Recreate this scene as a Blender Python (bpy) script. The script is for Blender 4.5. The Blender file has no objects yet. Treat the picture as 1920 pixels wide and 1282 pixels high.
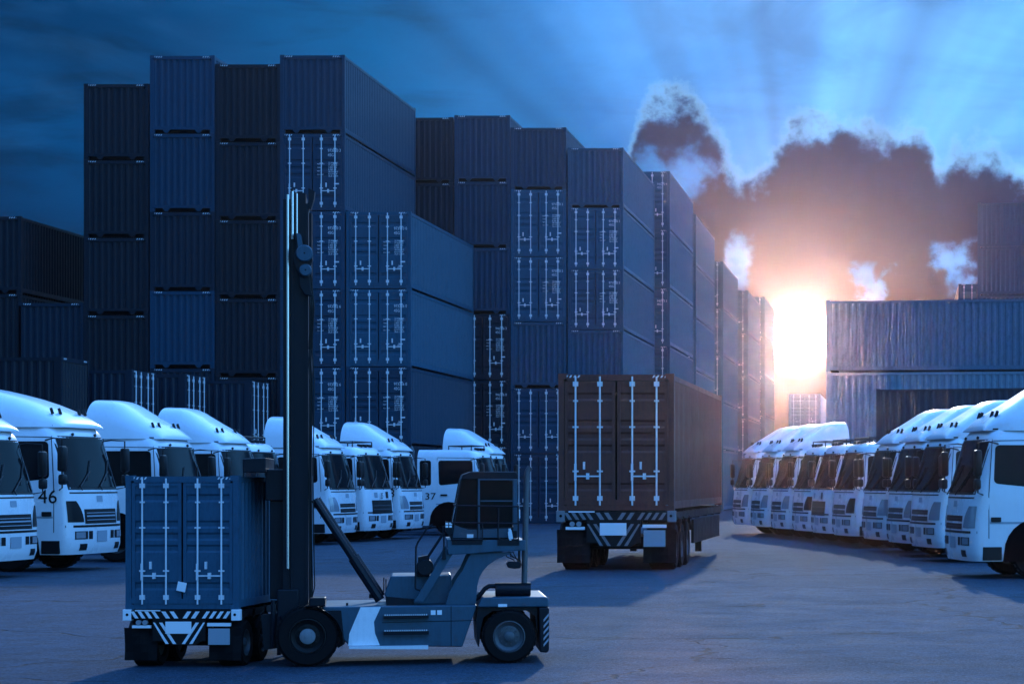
import bpy, bmesh, math, random
from mathutils import Vector, Matrix
R = math.radians
random.seed(7)
scene = bpy.context.scene
COL = scene.collection

# ------------------------------------------------------------------ camera
F = 4200.0          # focal length in photo pixels
VX, VY = 1700.0, 900.0   # vanishing point of the yard's long direction
H = 1.9             # eye height
def WX(px, d): return (px - VX) / F * d
def WZ(py, d): return H - (py - VY) / F * d

cam = bpy.data.cameras.new('camera'); camo = bpy.data.objects.new('camera', cam); COL.objects.link(camo)
camo.location = (0, 0, H); camo.rotation_euler = (R(90), 0, 0)
cam.sensor_width = 36; cam.lens = F / 1920 * 36
cam.shift_x = -(VX - 960) / 1920; cam.shift_y = (VY - 641) / 1920
cam.clip_end = 3000
scene.camera = camo

# ------------------------------------------------------------------ light
SUN_EL, SUN_AZ = R(17.0), R(-3.0)     # azimuth from +Y, clockwise
sd = Vector((math.sin(SUN_AZ) * math.cos(SUN_EL), math.cos(SUN_AZ) * math.cos(SUN_EL), math.sin(SUN_EL)))
sl = bpy.data.lights.new('sun', 'SUN'); sl.energy = 0.58; sl.angle = R(1.0); sl.color = (.86, .93, 1.0)
slo = bpy.data.objects.new('sun', sl); COL.objects.link(slo)
slo.rotation_euler = (-sd).to_track_quat('-Z', 'Y').to_euler()
scene.view_settings.view_transform = 'Standard'; scene.view_settings.look = 'None'
scene.view_settings.gamma = 1; scene.view_settings.exposure = 0.75
scene.render.engine = 'CYCLES'
cy = scene.cycles
cy.use_denoising = True
cy.max_bounces = 5; cy.diffuse_bounces = 3; cy.glossy_bounces = 3; cy.volume_bounces = 0; cy.transmission_bounces = 2
cy.caustics_reflective = False; cy.caustics_refractive = False
cy.sample_clamp_indirect = 4

# ------------------------------------------------------------------ node helpers
class NT:
    def __init__(s, tree): s.t = tree; s.n = tree.nodes; s.l = tree.links
    def node(s, kind, **kw):
        n = s.n.new(kind)
        for k, v in kw.items(): setattr(n, k, v)
        return n
    def put(s, sock, v):
        if isinstance(v, bpy.types.NodeSocket): s.l.new(v, sock)
        elif v is not None: sock.default_value = v
    def m(s, op, a, b=None, c=None, clamp=False):
        n = s.node('ShaderNodeMath', operation=op, use_clamp=clamp)
        for i, v in enumerate((a, b, c)): s.put(n.inputs[i], v)
        return n.outputs[0]
    def add(s, a, b): return s.m('ADD', a, b)
    def sub(s, a, b): return s.m('SUBTRACT', a, b)
    def mul(s, a, b): return s.m('MULTIPLY', a, b)
    def div(s, a, b): return s.m('DIVIDE', a, b)
    def sstep(s, x, a, b):
        n = s.node('ShaderNodeMapRange', interpolation_type='SMOOTHSTEP')
        s.put(n.inputs[0], x); n.inputs[1].default_value = a; n.inputs[2].default_value = b
        return n.outputs[0]
    def xyz(s, x, y, z):
        n = s.node('ShaderNodeCombineXYZ')
        for i, v in enumerate((x, y, z)): s.put(n.inputs[i], v)
        return n.outputs[0]
    def noise(s, vec, scale, detail=4, rough=.5, dist=0, dims='3D'):
        n = s.node('ShaderNodeTexNoise', noise_dimensions=dims)
        s.put(n.inputs['Vector'], vec); n.inputs['Scale'].default_value = scale
        n.inputs['Detail'].default_value = detail; n.inputs['Roughness'].default_value = rough
        n.inputs['Distortion'].default_value = dist
        return n.outputs['Fac']
    def ramp(s, fac, stops, interp='LINEAR'):
        n = s.node('ShaderNodeValToRGB'); cr = n.color_ramp; cr.interpolation = interp
        while len(cr.elements) < len(stops): cr.elements.new(.5)
        for e, (p, c) in zip(cr.elements, stops):
            e.position = p; e.color = (c[0], c[1], c[2], 1) if hasattr(c, '__len__') else (c, c, c, 1)
        s.put(n.inputs[0], fac)
        return n.outputs[0]
    def mix(s, fac, a, b, mode='MIX'):
        n = s.node('ShaderNodeMix', data_type='RGBA', blend_type=mode)
        n.inputs[0].default_value = 1 if not isinstance(fac, bpy.types.NodeSocket) else 0
        s.put(n.inputs[0], fac)
        for i, v in ((6, a), (7, b)):
            if isinstance(v, tuple) and len(v) == 3: v = (*v, 1)
            s.put(n.inputs[i], v)
        return n.outputs[2]
    def scale(s, col, f):
        n = s.node('ShaderNodeVectorMath', operation='SCALE')
        if isinstance(col, tuple): n.inputs[0].default_value = col
        else: s.put(n.inputs[0], col)
        s.put(n.inputs['Scale'], f)
        return n.outputs[0]
    def vadd(s, a, b):
        n = s.node('ShaderNodeVectorMath', operation='ADD'); s.put(n.inputs[0], a); s.put(n.inputs[1], b)
        return n.outputs[0]

# ------------------------------------------------------------------ sky
w = bpy.data.worlds.new('World'); scene.world = w; w.use_nodes = True
w.cycles.sampling_method = 'MANUAL'; w.cycles.sample_map_resolution = 4096
T = NT(w.node_tree); T.n.clear()
tc = T.node('ShaderNodeTexCoord'); sp = T.node('ShaderNodeSeparateXYZ'); T.l.new(tc.outputs['Generated'], sp.inputs[0])
dx, dy, dz = sp.outputs
az = T.m('ARCTAN2', dx, dy); el = T.m('ARCSINE', dz)
# degrees: azimuth from +Y and elevation
A = T.mul(az, 180 / math.pi); E = T.mul(el, 180 / math.pi)
def azp(px): return math.degrees(math.atan2(px - VX, F))
def elp(py): return math.degrees(math.atan2(VY - py, F))
P3 = T.xyz(A, E, 0.0)
# clear evening sky, darker to the left, lighter towards the sun's side
def rng(v, lo, hi):
    n = T.node('ShaderNodeMapRange'); T.put(n.inputs[0], v); n.inputs[1].default_value = lo; n.inputs[2].default_value = hi
    return n.outputs[0]
soft = T.noise(T.xyz(T.mul(A, .5), E, 1.3), .22, 4, .55, .6)
Aw = T.add(A, T.mul(T.sub(soft, .5), 9))
base = T.ramp(rng(Aw, -26, 8), [(0, (.001, .022, .085)), (.22, (.001, .045, .155)), (.36, (.003, .10, .31)),
                               (.52, (.022, .19, .56)), (.70, (.10, .39, .96)), (.9, (.14, .47, 1.05)), (1, (.09, .37, .88))])
# a darker veil at the very top and long soft streaks on the left
st = T.noise(T.xyz(T.mul(A, .12), T.mul(E, .7), 4.0), 1.0, 5, .6, .4)
streak = T.mul(T.sstep(st, .48, .66), T.sstep(A, -8, -16))
base = T.mix(T.mul(streak, .6), base, (.001, .014, .045))
st2 = T.noise(T.xyz(T.mul(A, .25), T.mul(E, .8), 9.0), .5, 5, .6, .6)
base = T.mix(T.mul(T.sstep(st2, .5, .7), .35), base, (.012, .09, .26))
# crepuscular rays fanning out of the sun
sa, se = azp(1494), elp(632)
ra = T.sub(A, sa); re = T.sub(E, se)
ang = T.m('ARCTAN2', ra, re)
rn = T.noise(T.xyz(T.mul(ang, 2.6), 3.7, 0), 1.6, 2, .5)
rays = T.mul(T.sub(rn, .5), T.mul(T.sstep(E, 2.5, 6), 1.7))
base = T.scale(base, T.add(1.0, rays))
# cumulus bank: its upper edge as a curve over azimuth, broken up by noise
pts = [(1080, 640), (1150, 420), (1180, 300), (1215, 215), (1265, 190), (1300, 195), (1335, 245), (1385, 330), (1440, 315), (1470, 262),
       (1490, 235), (1540, 240), (1620, 245), (1700, 248), (1742, 285), (1765, 318), (1790, 288), (1830, 278), (1870, 305), (1920, 345), (2050, 380)]
fc = T.node('ShaderNodeFloatCurve'); cv = fc.mapping.curves[0]
x0, x1 = azp(1080), azp(2050)
fp = [((azp(a) - x0) / (x1 - x0), elp(b) / 12) for a, b in pts]
cv.points[0].location = fp[0]; cv.points[1].location = fp[-1]
for q in fp[1:-1]: cv.points.new(*q)
for q in cv.points: q.handle_type = 'AUTO'
fc.mapping.update()
T.put(fc.inputs['Value'], rng(A, x0, x1))
top = T.mul(fc.outputs[0], 12)
n1 = T.noise(P3, .95, 9, .62, .15)
n2 = T.noise(T.xyz(A, E, 7), 3.0, 6, .6, .1)
D = T.add(T.sub(top, E), T.add(T.mul(T.sub(n1, .5), 2.3), T.mul(T.sub(n2, .5), .7)))
holes = T.noise(T.xyz(A, E, 3), .9, 6, .55, .2)
hx = T.sub(A, azp(1375)); hy = T.sub(E, elp(525))
hole = T.m('EXPONENT', T.mul(-1.0, T.add(T.mul(T.mul(hx, hx), 1.6), T.mul(T.mul(hy, hy), .8))))
D = T.sub(D, T.mul(hole, T.add(1.6, T.mul(holes, 3.0))))
inband = T.mul(T.sstep(A, azp(1090), azp(1200)), T.sstep(A, azp(2300), azp(2050)))
mask = T.mul(T.sstep(D, -.30, .55), inband)
for px, py, k in ((1785, 490, 3.0), (1625, 530, 4.0), (1285, 310, 1.6), (1235, 330, 3.0)):
    hx = T.add(T.sub(A, azp(px)), T.mul(T.sub(n1, .5), 2.6)); hy = T.add(T.sub(E, elp(py)), T.mul(T.sub(holes, .5), 2.2))
    g = T.m('EXPONENT', T.mul(-float(k), T.add(T.mul(hx, hx), T.mul(hy, hy))))
    mask = T.mul(mask, T.sub(1.0, T.mul(T.sstep(T.mul(g, T.add(.5, n2)), .25, .95), .8)))
rim = T.mul(T.mul(T.sstep(D, -.5, .02), T.sstep(D, .45, .05)), inband)
low = T.sstep(E, 7.6, 3.6)
ccol = T.mix(low, (.003, .020, .075), (.012, .020, .055))
cshade = T.noise(T.xyz(A, T.mul(E, 1.3), 11), .7, 6, .6, .3)
ccol = T.scale(ccol, T.add(.45, T.mul(cshade, 1.1)))
fr = T.mix(T.mul(rim, .33), base, (.30, .66, 1.0))
fr = T.mix(mask, fr, ccol)
# the sun itself, veiled
r2 = T.add(T.mul(ra, ra), T.mul(re, re))
def gl(k): return T.m('EXPONENT', T.mul(-k, r2))
fr = T.vadd(fr, T.scale((1.0, .55, .42), T.mul(gl(10.0), 6600.0)))
fr = T.vadd(fr, T.scale((1.0, .72, .80), T.mul(gl(1.2), .5)))
fr = T.vadd(fr, T.scale((1.0, .55, .42), T.mul(gl(.2), .07)))
# the rest of the dome (overhead, sides, behind): dusk daylight from the sky texture, with an added blue tint
sk = T.node('ShaderNodeTexSky', sky_type='NISHITA'); sk.sun_disc = False
sk.sun_elevation = SUN_EL; sk.sun_rotation = SUN_AZ
dome = T.mix(1.0, sk.outputs[0], (.22, .53, .95), 'MULTIPLY')
# unseen dome weighted for contrast: bright right and overhead, dimmed left and behind
lit = T.add(.06, T.mul(T.sstep(E, 8, 65), .75))
lit = T.add(lit, T.mul(T.mul(T.sstep(dx, .05, .9), T.sstep(E, 75, 10)), .32))
lit = T.mul(lit, T.add(.55, T.mul(T.sstep(dx, -.9, .2), .45)))
dome = T.scale(dome, lit)
front = T.mul(T.sstep(dy, .25, .72), T.sstep(E, 26, 15))
fr = T.scale(fr, .77)
allc = T.mix(front, dome, fr)
bg = T.node('ShaderNodeBackground'); T.put(bg.inputs[0], allc); bg.inputs[1].default_value = 1.0
ow = T.node('ShaderNodeOutputWorld'); T.l.new(bg.outputs[0], ow.inputs[0])

# ------------------------------------------------------------------ materials
def mat(name, col, rough=.5, metal=0, spec=.5, bump=None, wear=0.0, objcol=False, wearcol=None, scale=3.0, coat=0):
    m = bpy.data.materials.new(name); m.use_nodes = True
    t = NT(m.node_tree); b = t.n['Principled BSDF']
    b.inputs['Roughness'].default_value = rough; b.inputs['Metallic'].default_value = metal
    b.inputs['Specular IOR Level'].default_value = spec
    if coat: b.inputs['Coat Weight'].default_value = coat; b.inputs['Coat Roughness'].default_value = .08
    c = (*col, 1)
    co = t.node('ShaderNodeTexCoord').outputs['Object']
    if objcol:
        oi = t.node('ShaderNodeObjectInfo')
        c = oi.outputs['Color']
        rv = t.node('ShaderNodeVectorMath', operation='ADD'); t.l.new(co, rv.inputs[0])
        t.put(rv.inputs[1], t.scale((37.0, 11.0, 5.0), oi.outputs['Random'])); co = rv.outputs[0]
    if wear:
        n = t.noise(co, scale, 7, .65, .3)
        st = t.node('ShaderNodeMapping'); st.inputs['Scale'].default_value = (4, 4, .35); t.l.new(co, st.inputs[0])
        n2 = t.noise(st.outputs[0], scale, 5, .6)
        k = t.add(t.mul(t.sub(n, .5), 1.6), t.mul(t.sub(n2, .5), 1.4))
        c2 = t.mix(t.m('MULTIPLY', t.m('ABSOLUTE', k), wear, clamp=True), c, wearcol or (.02, .022, .026))
        t.put(b.inputs['Base Color'], c2)
        t.put(b.inputs['Roughness'], t.m('ADD', rough, t.mul(t.sub(n, .5), .35), clamp=True))
    else:
        t.put(b.inputs['Base Color'], c)
    if bump:
        bn = t.node('ShaderNodeBump'); bn.inputs['Strength'].default_value = bump[1]; bn.inputs['Distance'].default_value = .01
        t.put(bn.inputs['Height'], t.noise(co, bump[0], 5, .6)); t.l.new(bn.outputs[0], b.inputs['Normal'])
    return m

M = {}
M['paint'] = mat('container_paint', (.03, .1, .24), .5, spec=.3, wear=.75, objcol=True, wearcol=(.003, .013, .026), bump=(3, .15))
M['galv'] = mat('galvanised_steel', (.78, .80, .82), .45, .1, wear=.25)
M['mark'] = mat('white_stencil', (.78, .80, .82), .6)
M['gap'] = mat('gap_shade', (.004, .004, .005), .9, spec=0)  # near-black that paints shade in gaps, arches and holes
M['rubber'] = mat('tyre_rubber', (.006, .006, .007), .75, spec=.12, wear=.5, wearcol=(.016, .015, .014), bump=(20, .3))
M['rim'] = mat('rim_steel', (.09, .10, .11), .45, .3, wear=.7, wearcol=(.02, .02, .02), scale=6)
M['dark'] = mat('chassis_black', (.006, .007, .008), .5, spec=.2, wear=.6, wearcol=(.02, .019, .018))
M['white'] = mat('truck_white', (.80, .81, .82), .30, wear=.22, wearcol=(.30, .30, .30), scale=1.2, coat=.3)
M['glass'] = mat('truck_glass', (.005, .007, .009), .1, spec=.10)
M['plastic'] = mat('black_plastic', (.008, .009, .010), .4, spec=.25)
M['lamp'] = mat('headlamp_glass', (.38, .40, .43), .12, .3, spec=.8)
M['amber'] = mat('amber_lens', (.5, .14, .02), .2)
M['plate'] = mat('plate_grey', (.32, .36, .40), .5)
M['plate_w'] = mat('plate_white', (.90, .90, .90), .5)
M['hblue'] = mat('handler_paint', (.028, .085, .125), .4, spec=.4, wear=.6, wearcol=(.012, .016, .02), scale=2)
M['hdark'] = mat('handler_dark_paint', (.004, .008, .014), .4, spec=.22, wear=.6, wearcol=(.014, .015, .016))
M['steel'] = mat('bright_steel', (.6, .62, .64), .22, .9)
M['bulk'] = mat('pale_panel', (.86, .87, .88), .42, wear=.5, wearcol=(.25, .27, .30), scale=2)
M['red'] = mat('tail_lamp_red', (.25, .02, .015), .25)
M['dull'] = mat('dull_stripe', (.20, .21, .22), .6, wear=.8)
M['seat'] = mat('cab_seat', (.01, .01, .012), .8)

def asphalt():
    m = bpy.data.materials.new('worn_asphalt'); m.use_nodes = True
    t = NT(m.node_tree); b = t.n['Principled BSDF']
    co = t.node('ShaderNodeTexCoord').outputs['Object']
    big = t.noise(co, .10, 5, .6, .4); mid = t.noise(co, .9, 6, .65, .2); fine = t.noise(co, 30, 4, .75); grit = t.noise(co, 95, 2, .6)
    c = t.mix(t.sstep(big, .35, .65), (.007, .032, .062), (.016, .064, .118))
    c = t.mix(t.mul(t.sstep(mid, .5, .72), .5), c, (.012, .017, .022))
    gr1 = t.noise(co, 2.2, 6, .75); gr2 = t.noise(co, 6.5, 5, .8); gr3 = t.noise(co, 14, 4, .8)
    c = t.mix(t.mul(t.sstep(gr1, .47, .60), .55), c, (.008, .013, .020))
    c = t.mix(t.mul(t.sstep(gr2, .46, .62), .7), c, (.007, .009, .012))
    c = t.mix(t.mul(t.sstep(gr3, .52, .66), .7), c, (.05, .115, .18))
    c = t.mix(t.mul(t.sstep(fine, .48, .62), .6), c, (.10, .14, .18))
    c = t.mix(t.mul(t.sstep(grit, .52, .62), .75), c, (.014, .015, .017))
    v = t.node('ShaderNodeTexVoronoi', feature='DISTANCE_TO_EDGE'); v.inputs['Scale'].default_value = .17
    wob = t.node('ShaderNodeTexNoise'); wob.inputs['Scale'].default_value = 1.1; wob.inputs['Detail'].default_value = 6; t.l.new(co, wob.inputs['Vector'])
    t.put(v.inputs['Vector'], t.vadd(co, t.scale(wob.outputs['Color'], 1.6)))
    crack = t.sstep(v.outputs['Distance'], .011, .003)
    crack = t.mul(crack, t.sstep(big, .40, .5))
    c = t.mix(t.mul(crack, .8), c, (.014, .014, .015))
    mp = t.node('ShaderNodeMapping'); mp.inputs['Scale'].default_value = (1.1, .035, 1); t.l.new(co, mp.inputs[0])
    tr = t.noise(mp.outputs[0], 1.0, 4, .55)
    c = t.mix(t.mul(t.sstep(tr, .55, .75), .45), c, (.030, .031, .034))
    oil = t.noise(t.vadd(co, (31.0, 7.0, 0)), .35, 4, .5)
    c = t.mix(t.mul(t.sstep(oil, .66, .74), .6), c, (.016, .016, .017))
    t.put(b.inputs['Base Color'], c)
    t.put(b.inputs['Roughness'], t.add(.70, t.mul(mid, .25)))
    b.inputs['Specular IOR Level'].default_value = .22
    bn = t.node('ShaderNodeBump'); bn.inputs['Strength'].default_value = .8; bn.inputs['Distance'].default_value = .02
    t.put(bn.inputs['Height'], t.add(t.mul(fine, .8), t.add(t.mul(grit, .8), t.mul(crack, -1.5)))); t.l.new(bn.outputs[0], b.inputs['Normal'])
    return m
M['asphalt'] = asphalt()

# ------------------------------------------------------------------ mesh builder
class MB:
    def __init__(s): s.v = []; s.f = []
    def addmesh(s, vs, fs):
        o = len(s.v); s.v += [tuple(x) for x in vs]; s.f += [tuple(i + o for i in f) for f in fs]; return s
    def box(s, x0, x1, y0, y1, z0, z1, rot=None, piv=None):
        vs = [Vector(p) for p in ((x0, y0, z0), (x1, y0, z0), (x1, y1, z0), (x0, y1, z0), (x0, y0, z1), (x1, y0, z1), (x1, y1, z1), (x0, y1, z1))]
        if rot is not None:
            c = Vector(piv) if piv else Vector(((x0 + x1) / 2, (y0 + y1) / 2, (z0 + z1) / 2))
            vs = [c + rot @ (p - c) for p in vs]
        return s.addmesh(vs, ((0, 3, 2, 1), (4, 5, 6, 7), (0, 1, 5, 4), (1, 2, 6, 5), (2, 3, 7, 6), (3, 0, 4, 7)))
    def prism(s, poly, a, b, axis='y'):
        # poly: 2D points; extruded along axis from a to b.  axis y: poly=(x,z); axis x: poly=(y,z); axis z: poly=(x,y)
        def P(p, h): return {'y': (p[0], h, p[1]), 'x': (h, p[0], p[1]), 'z': (p[0], p[1], h)}[axis]
        n = len(poly)
        vs = [P(p, a) for p in poly] + [P(p, b) for p in poly]
        fs = [tuple(range(n)), tuple(range(2 * n - 1, n - 1, -1))] + [(i, i + n, (i + 1) % n + n, (i + 1) % n) for i in range(n)]
        return s.addmesh(vs, fs)
    def tube(s, pts, r, n=10, cap=True):
        pts = [Vector(p) for p in pts]; rings = []
        if not hasattr(r, '__len__'): r = [r] * len(pts)
        prev = None
        for i, p in enumerate(pts):
            d = (pts[min(i + 1, len(pts) - 1)] - pts[max(i - 1, 0)]).normalized()
            up = prev if prev else (Vector((0, 0, 1)) if abs(d.z) < .9 else Vector((1, 0, 0)))
            a = d.cross(up).normalized(); bb = a.cross(d).normalized(); prev = bb
            rings.append([p + (a * math.cos(2 * math.pi * k / n) + bb * math.sin(2 * math.pi * k / n)) * r[i] for k in range(n)])
        vs = [q for g in rings for q in g]
        fs = [(i * n + k, i * n + (k + 1) % n, (i + 1) * n + (k + 1) % n, (i + 1) * n + k) for i in range(len(pts) - 1) for k in range(n)]
        if cap: fs += [tuple(range(n - 1, -1, -1)), tuple(range((len(pts) - 1) * n, len(pts) * n))]
        return s.addmesh(vs, fs)
    def lathe(s, prof, c, axis='y', n=28):
        # prof: (r, h) along axis through c
        vs = []; k = len(prof)
        for i in range(n):
            a = 2 * math.pi * i / n; ca, sa_ = math.cos(a), math.sin(a)
            for r, h in prof:
                vs.append({'y': (c[0] + r * ca, c[1] + h, c[2] + r * sa_), 'x': (c[0] + h, c[1] + r * ca, c[2] + r * sa_), 'z': (c[0] + r * ca, c[1] + r * sa_, c[2] + h)}[axis])
        fs = [(i * k + j, i * k + j + 1, ((i + 1) % n) * k + j + 1, ((i + 1) % n) * k + j) for i in range(n) for j in range(k - 1)]
        return s.addmesh(vs, fs)
    def grid(s, rows):
        m, n = len(rows), len(rows[0])
        vs = [p for r in rows for p in r]
        fs = [(i * n + j, i * n + j + 1, (i + 1) * n + j + 1, (i + 1) * n + j) for i in range(m - 1) for j in range(n - 1)]
        return s.addmesh(vs, fs)
    def build(s, name, material, parent=None, bevel=0, smooth=False, angle=35, fix=True):
        me = bpy.data.meshes.new(name); me.from_pydata(s.v, [], s.f)
        bm = bmesh.new(); bm.from_mesh(me)
        if fix: bmesh.ops.recalc_face_normals(bm, faces=bm.faces)
        if bevel:
            es = [e for e in bm.edges if e.is_manifold and e.calc_face_angle(0) > R(30)]
            bmesh.ops.bevel(bm, geom=es, offset=bevel, segments=2, affect='EDGES', profile=.5, clamp_overlap=True)
        if smooth:
            for f in bm.faces: f.smooth = True
        bm.to_mesh(me); bm.free()
        if smooth: me.set_sharp_from_angle(angle=R(angle))
        me.materials.append(material)
        o = bpy.data.objects.new(name, me); COL.objects.link(o)
        if parent: o.parent = parent
        return o

def tag(o, label=None, cat=None, group=None, kind=None):
    if label: o['label'] = label
    if cat: o['category'] = cat
    if group: o['group'] = group
    if kind: o['kind'] = kind
    return o
def empty(name, loc=(0, 0, 0), rz=0, sc=1):
    o = bpy.data.objects.new(name, None); COL.objects.link(o)
    o.location = loc; o.rotation_euler = (0, 0, rz); o.scale = (sc, sc, sc); o.empty_display_size = .3
    return o
KIDS = {}
def kids(o):
    if o.name not in KIDS: KIDS[o.name] = [c for c in bpy.data.objects if c.parent == o]
    return KIDS[o.name]
def copy_tree(o, parent=None, color=None):
    c = o.copy(); COL.objects.link(c)
    if parent is not None: c.parent = parent
    if color and c.type == 'MESH': c.color = color
    kk = []
    for ch in kids(o): kk.append(copy_tree(ch, c, color))
    KIDS[c.name] = kk
    return c
def text_mesh(body, size, name, material, parent, loc, rot, align='LEFT', sx=1.0):
    cu = bpy.data.curves.new(name, 'FONT'); cu.body = body; cu.size = size; cu.extrude = .002; cu.align_x = align; cu.resolution_u = 3
    t = bpy.data.objects.new(name, cu); COL.objects.link(t)
    dg = bpy.context.evaluated_depsgraph_get(); dg.update()
    me = bpy.data.meshes.new_from_object(t.evaluated_get(dg))
    bpy.data.objects.remove(t); bpy.data.curves.remove(cu)
    me.materials.clear(); me.materials.append(material)
    o = bpy.data.objects.new(name, me); COL.objects.link(o); o.parent = parent
    o.location = loc; o.rotation_euler = rot; o.scale = (sx, 1, 1)
    return o

# ------------------------------------------------------------------ ground
g = MB(); g.grid([[(-260 + 520 * i / 12, -40 + 240 * j / 12, 0) for i in range(13)] for j in range(13)])
go = g.build('ground', M['asphalt']); tag(go, kind='structure')

# ------------------------------------------------------------------ containers
CW, CH = 2.438, 2.896
def corr(a0, a1, pitch, depth):
    n = max(1, int(round((a1 - a0) / pitch))); p = (a1 - a0) / n; out = []
    for i in range(n):
        x = a0 + i * p
        out += [(x, 0), (x + p * .30, 0), (x + p * .46, depth), (x + p * .82, depth)]
    out.append((a1, 0)); return out
def door_leaf(root, sgn, L, rods=True):
    """one door leaf on the end at y=0, facing -y"""
    x0, x1 = (.02, CW / 2 - .13) if sgn > 0 else (-CW / 2 + .13, -.02)
    z0, z1 = .22, CH - .16
    a, b = x0 + .07, x1 - .07
    m = MB()
    m.box(x0, x1, .012, .05, z0, z0 + .07).box(x0, x1, .012, .05, z1 - .07, z1).box(x0, a, .012, .05, z0 + .07, z1 - .07).box(b, x1, .012, .05, z0 + .07, z1 - .07)
    zz0, zz1 = z0 + .07, z1 - .07; h = zz1 - zz0
    prof = [(0, .030)]
    for c in (.10, .44, .55, .66, .90):
        prof += [(c - .045, .030), (c - .025, .062), (c + .012, .062), (c + .030, .030)]
    prof += [(1, .030)]
    m.grid([[(a + (b - a) * t, y, zz0 + h * u) for t in (0, 1)] for u, y in prof])
    leaf = m.build('door', M['paint'], root)
    for fx in (.30, .78) if sgn > 0 else (.22, .70):
        rx = x0 + (x1 - x0) * fx
        r = MB(); r.tube([(rx, -.02, z0 - .10), (rx, -.02, z1 + .10)], .020, 8)
        for zc, hh, ww in ((z0 + .05, .05, .055), (z1 - .06, .05, .055), (z0 + .62, .018, .06), (z0 + 1.55, .018, .06), (z0 + 2.1, .018, .05)):
            r.box(rx - ww, rx + ww, -.035, .012, zc - hh, zc + hh)
        r.build('lock_rod', M['galv'], leaf)
    hx0 = x0 + (x1 - x0) * (.30 if sgn > 0 else .22); hx1 = x0 + (x1 - x0) * (.78 if sgn > 0 else .70)
    hd = MB(); hd.box(hx0 + .02, hx1, -.055, -.035, z0 + .50, z0 + .53).box((hx0 + hx1) / 2 - .03, (hx0 + hx1) / 2 + .03, -.05, .02, z0 + .45, z0 + .58)
    hd.box(hx0 + .16, hx0 + .20, -.05, .02, z0 + .66, z0 + .82).box(hx0 - .025, hx0 + .025, -.05, -.03, z0 + .42, z0 + .78)
    hd.build('handle', M['galv'], leaf)
    return leaf
def make_container(kind, L=12.19):
    root = empty('shipping_container')
    w = CW / 2; fr = MB()
    for sx in (-1, 1):
        for y0, y1 in ((0, .16), (L - .16, L)):
            x0, x1 = sorted((sx * w, sx * (w - .12)))
            fr.box(x0, x1, y0, y1, .118, CH - .118)
            xa, xb = sorted((sx * (w + .003), sx * (w - .178)))
            ya, yb = (-.004, .162) if y0 == 0 else (L - .162, L + .004)
            fr.box(xa, xb, ya, yb, 0, .118).box(xa, xb, ya, yb, CH - .118, CH)
        x0, x1 = sorted((sx * w, sx * (w - .06)))
        fr.box(x0, x1, .16, L - .16, CH - .14, CH - .04)
        fr.box(x0, x1, .16, L - .16, .05, .21)
    for y0, y1 in ((.005, .06), (L - .06, L - .005)):
        fr.box(-w + .178, w - .178, y0, y1, CH - .15, CH - .02)
        fr.box(-w + .12, w - .12, y0, y1, .135, .24)
    # struts under the sill, either side of the gooseneck tunnel
    if kind == 'door': fr.box(-w + .178, w - .178, .02, .08, .015, .135)
    for sx in (-1, 1) if kind == 'blank' else ():
        fr.prism([(sx * .46, .135), (sx * .76, .135), (sx * .66, .01), (sx * .56, .01)], .01, .05, 'y')
    fr.build('frame', M['paint'], root)
    MB().box(-w + .18, w - .18, .10, .14, .012, .134).build('gap_shade_strip', M['gap'], root)  # near-black board painting the shade of the gap below the sill
    for sx in (-1, 1):
        p = corr(.16, L - .16, .278, .036)
        m = MB(); m.grid([[(sx * (w - .012 - d), y, z) for y, d in p] for z in (.21, CH - .14)])
        m.build('side_panel', M['paint'], root)
    MB().box(-w + .06, w - .06, .06, L - .06, CH - .045, CH - .03).build('roof', M['paint'], root)
    MB().box(-w + .12, w - .12, L - .05, L - .03, .24, CH - .15).build('rear_panel', M['paint'], root)
    if kind == 'blank':
        p = corr(-w + .12, w - .12, .235, .045)
        m = MB(); m.grid([[(x, .022 + d, z) for x, d in p] for z in (.24, CH - .15)])
        m.build('end_panel', M['paint'], root)
    else:
        for sgn in (-1, 1): door_leaf(root, sgn, L)
    for sx in (-1, 1):
        hs = MB()
        for i in range(4):
            x = sx * (w - .30) + (i - 1.5) * .085
            hs.prism([(x - .03, CH - .085), (x + .005, CH - .085), (x + .035, CH - .035), (x, CH - .035)], .0005, .004, 'y')
        hs.build('warning_stripes', M['mark'], root)
    return root
def container_text(root, num, tri=False, simple=False):
    """number, size code, weights on a door end, facing -y"""
    rt = (R(90), 0, 0)
    text_mesh(num, .155, 'number_lettering', M['mark'], root, (.58, -.002, 2.20), rt, sx=.85)
    text_mesh('45G1', .155, 'type_lettering', M['mark'], root, (.58, -.002, 2.03), rt, sx=.85)
    if simple: return
    text_mesh('MAX. WT.\n\nTARE\n\nNET\n\nCU. CAP.', .065, 'weight_lettering', M['mark'], root, (.18, -.002, 1.72), rt)
    text_mesh('32.500 KG\n71.650 LB\n3.800 KG\n8.380 LB\n28.700 KG\n63.270 LB\n76.4 CU.M', .083, 'weight_figures', M['mark'], root, (.60, -.002, 1.76), rt)
    MB().box(.82, 1.0, .003, .010, .98, 1.03).build('white_mark', M['mark'], root)
    if tri: MB().prism([(.66, .70), (.88, .70), (.77, .90)], .004, .010, 'y').build('triangle_mark', M['plate'], root)

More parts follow.
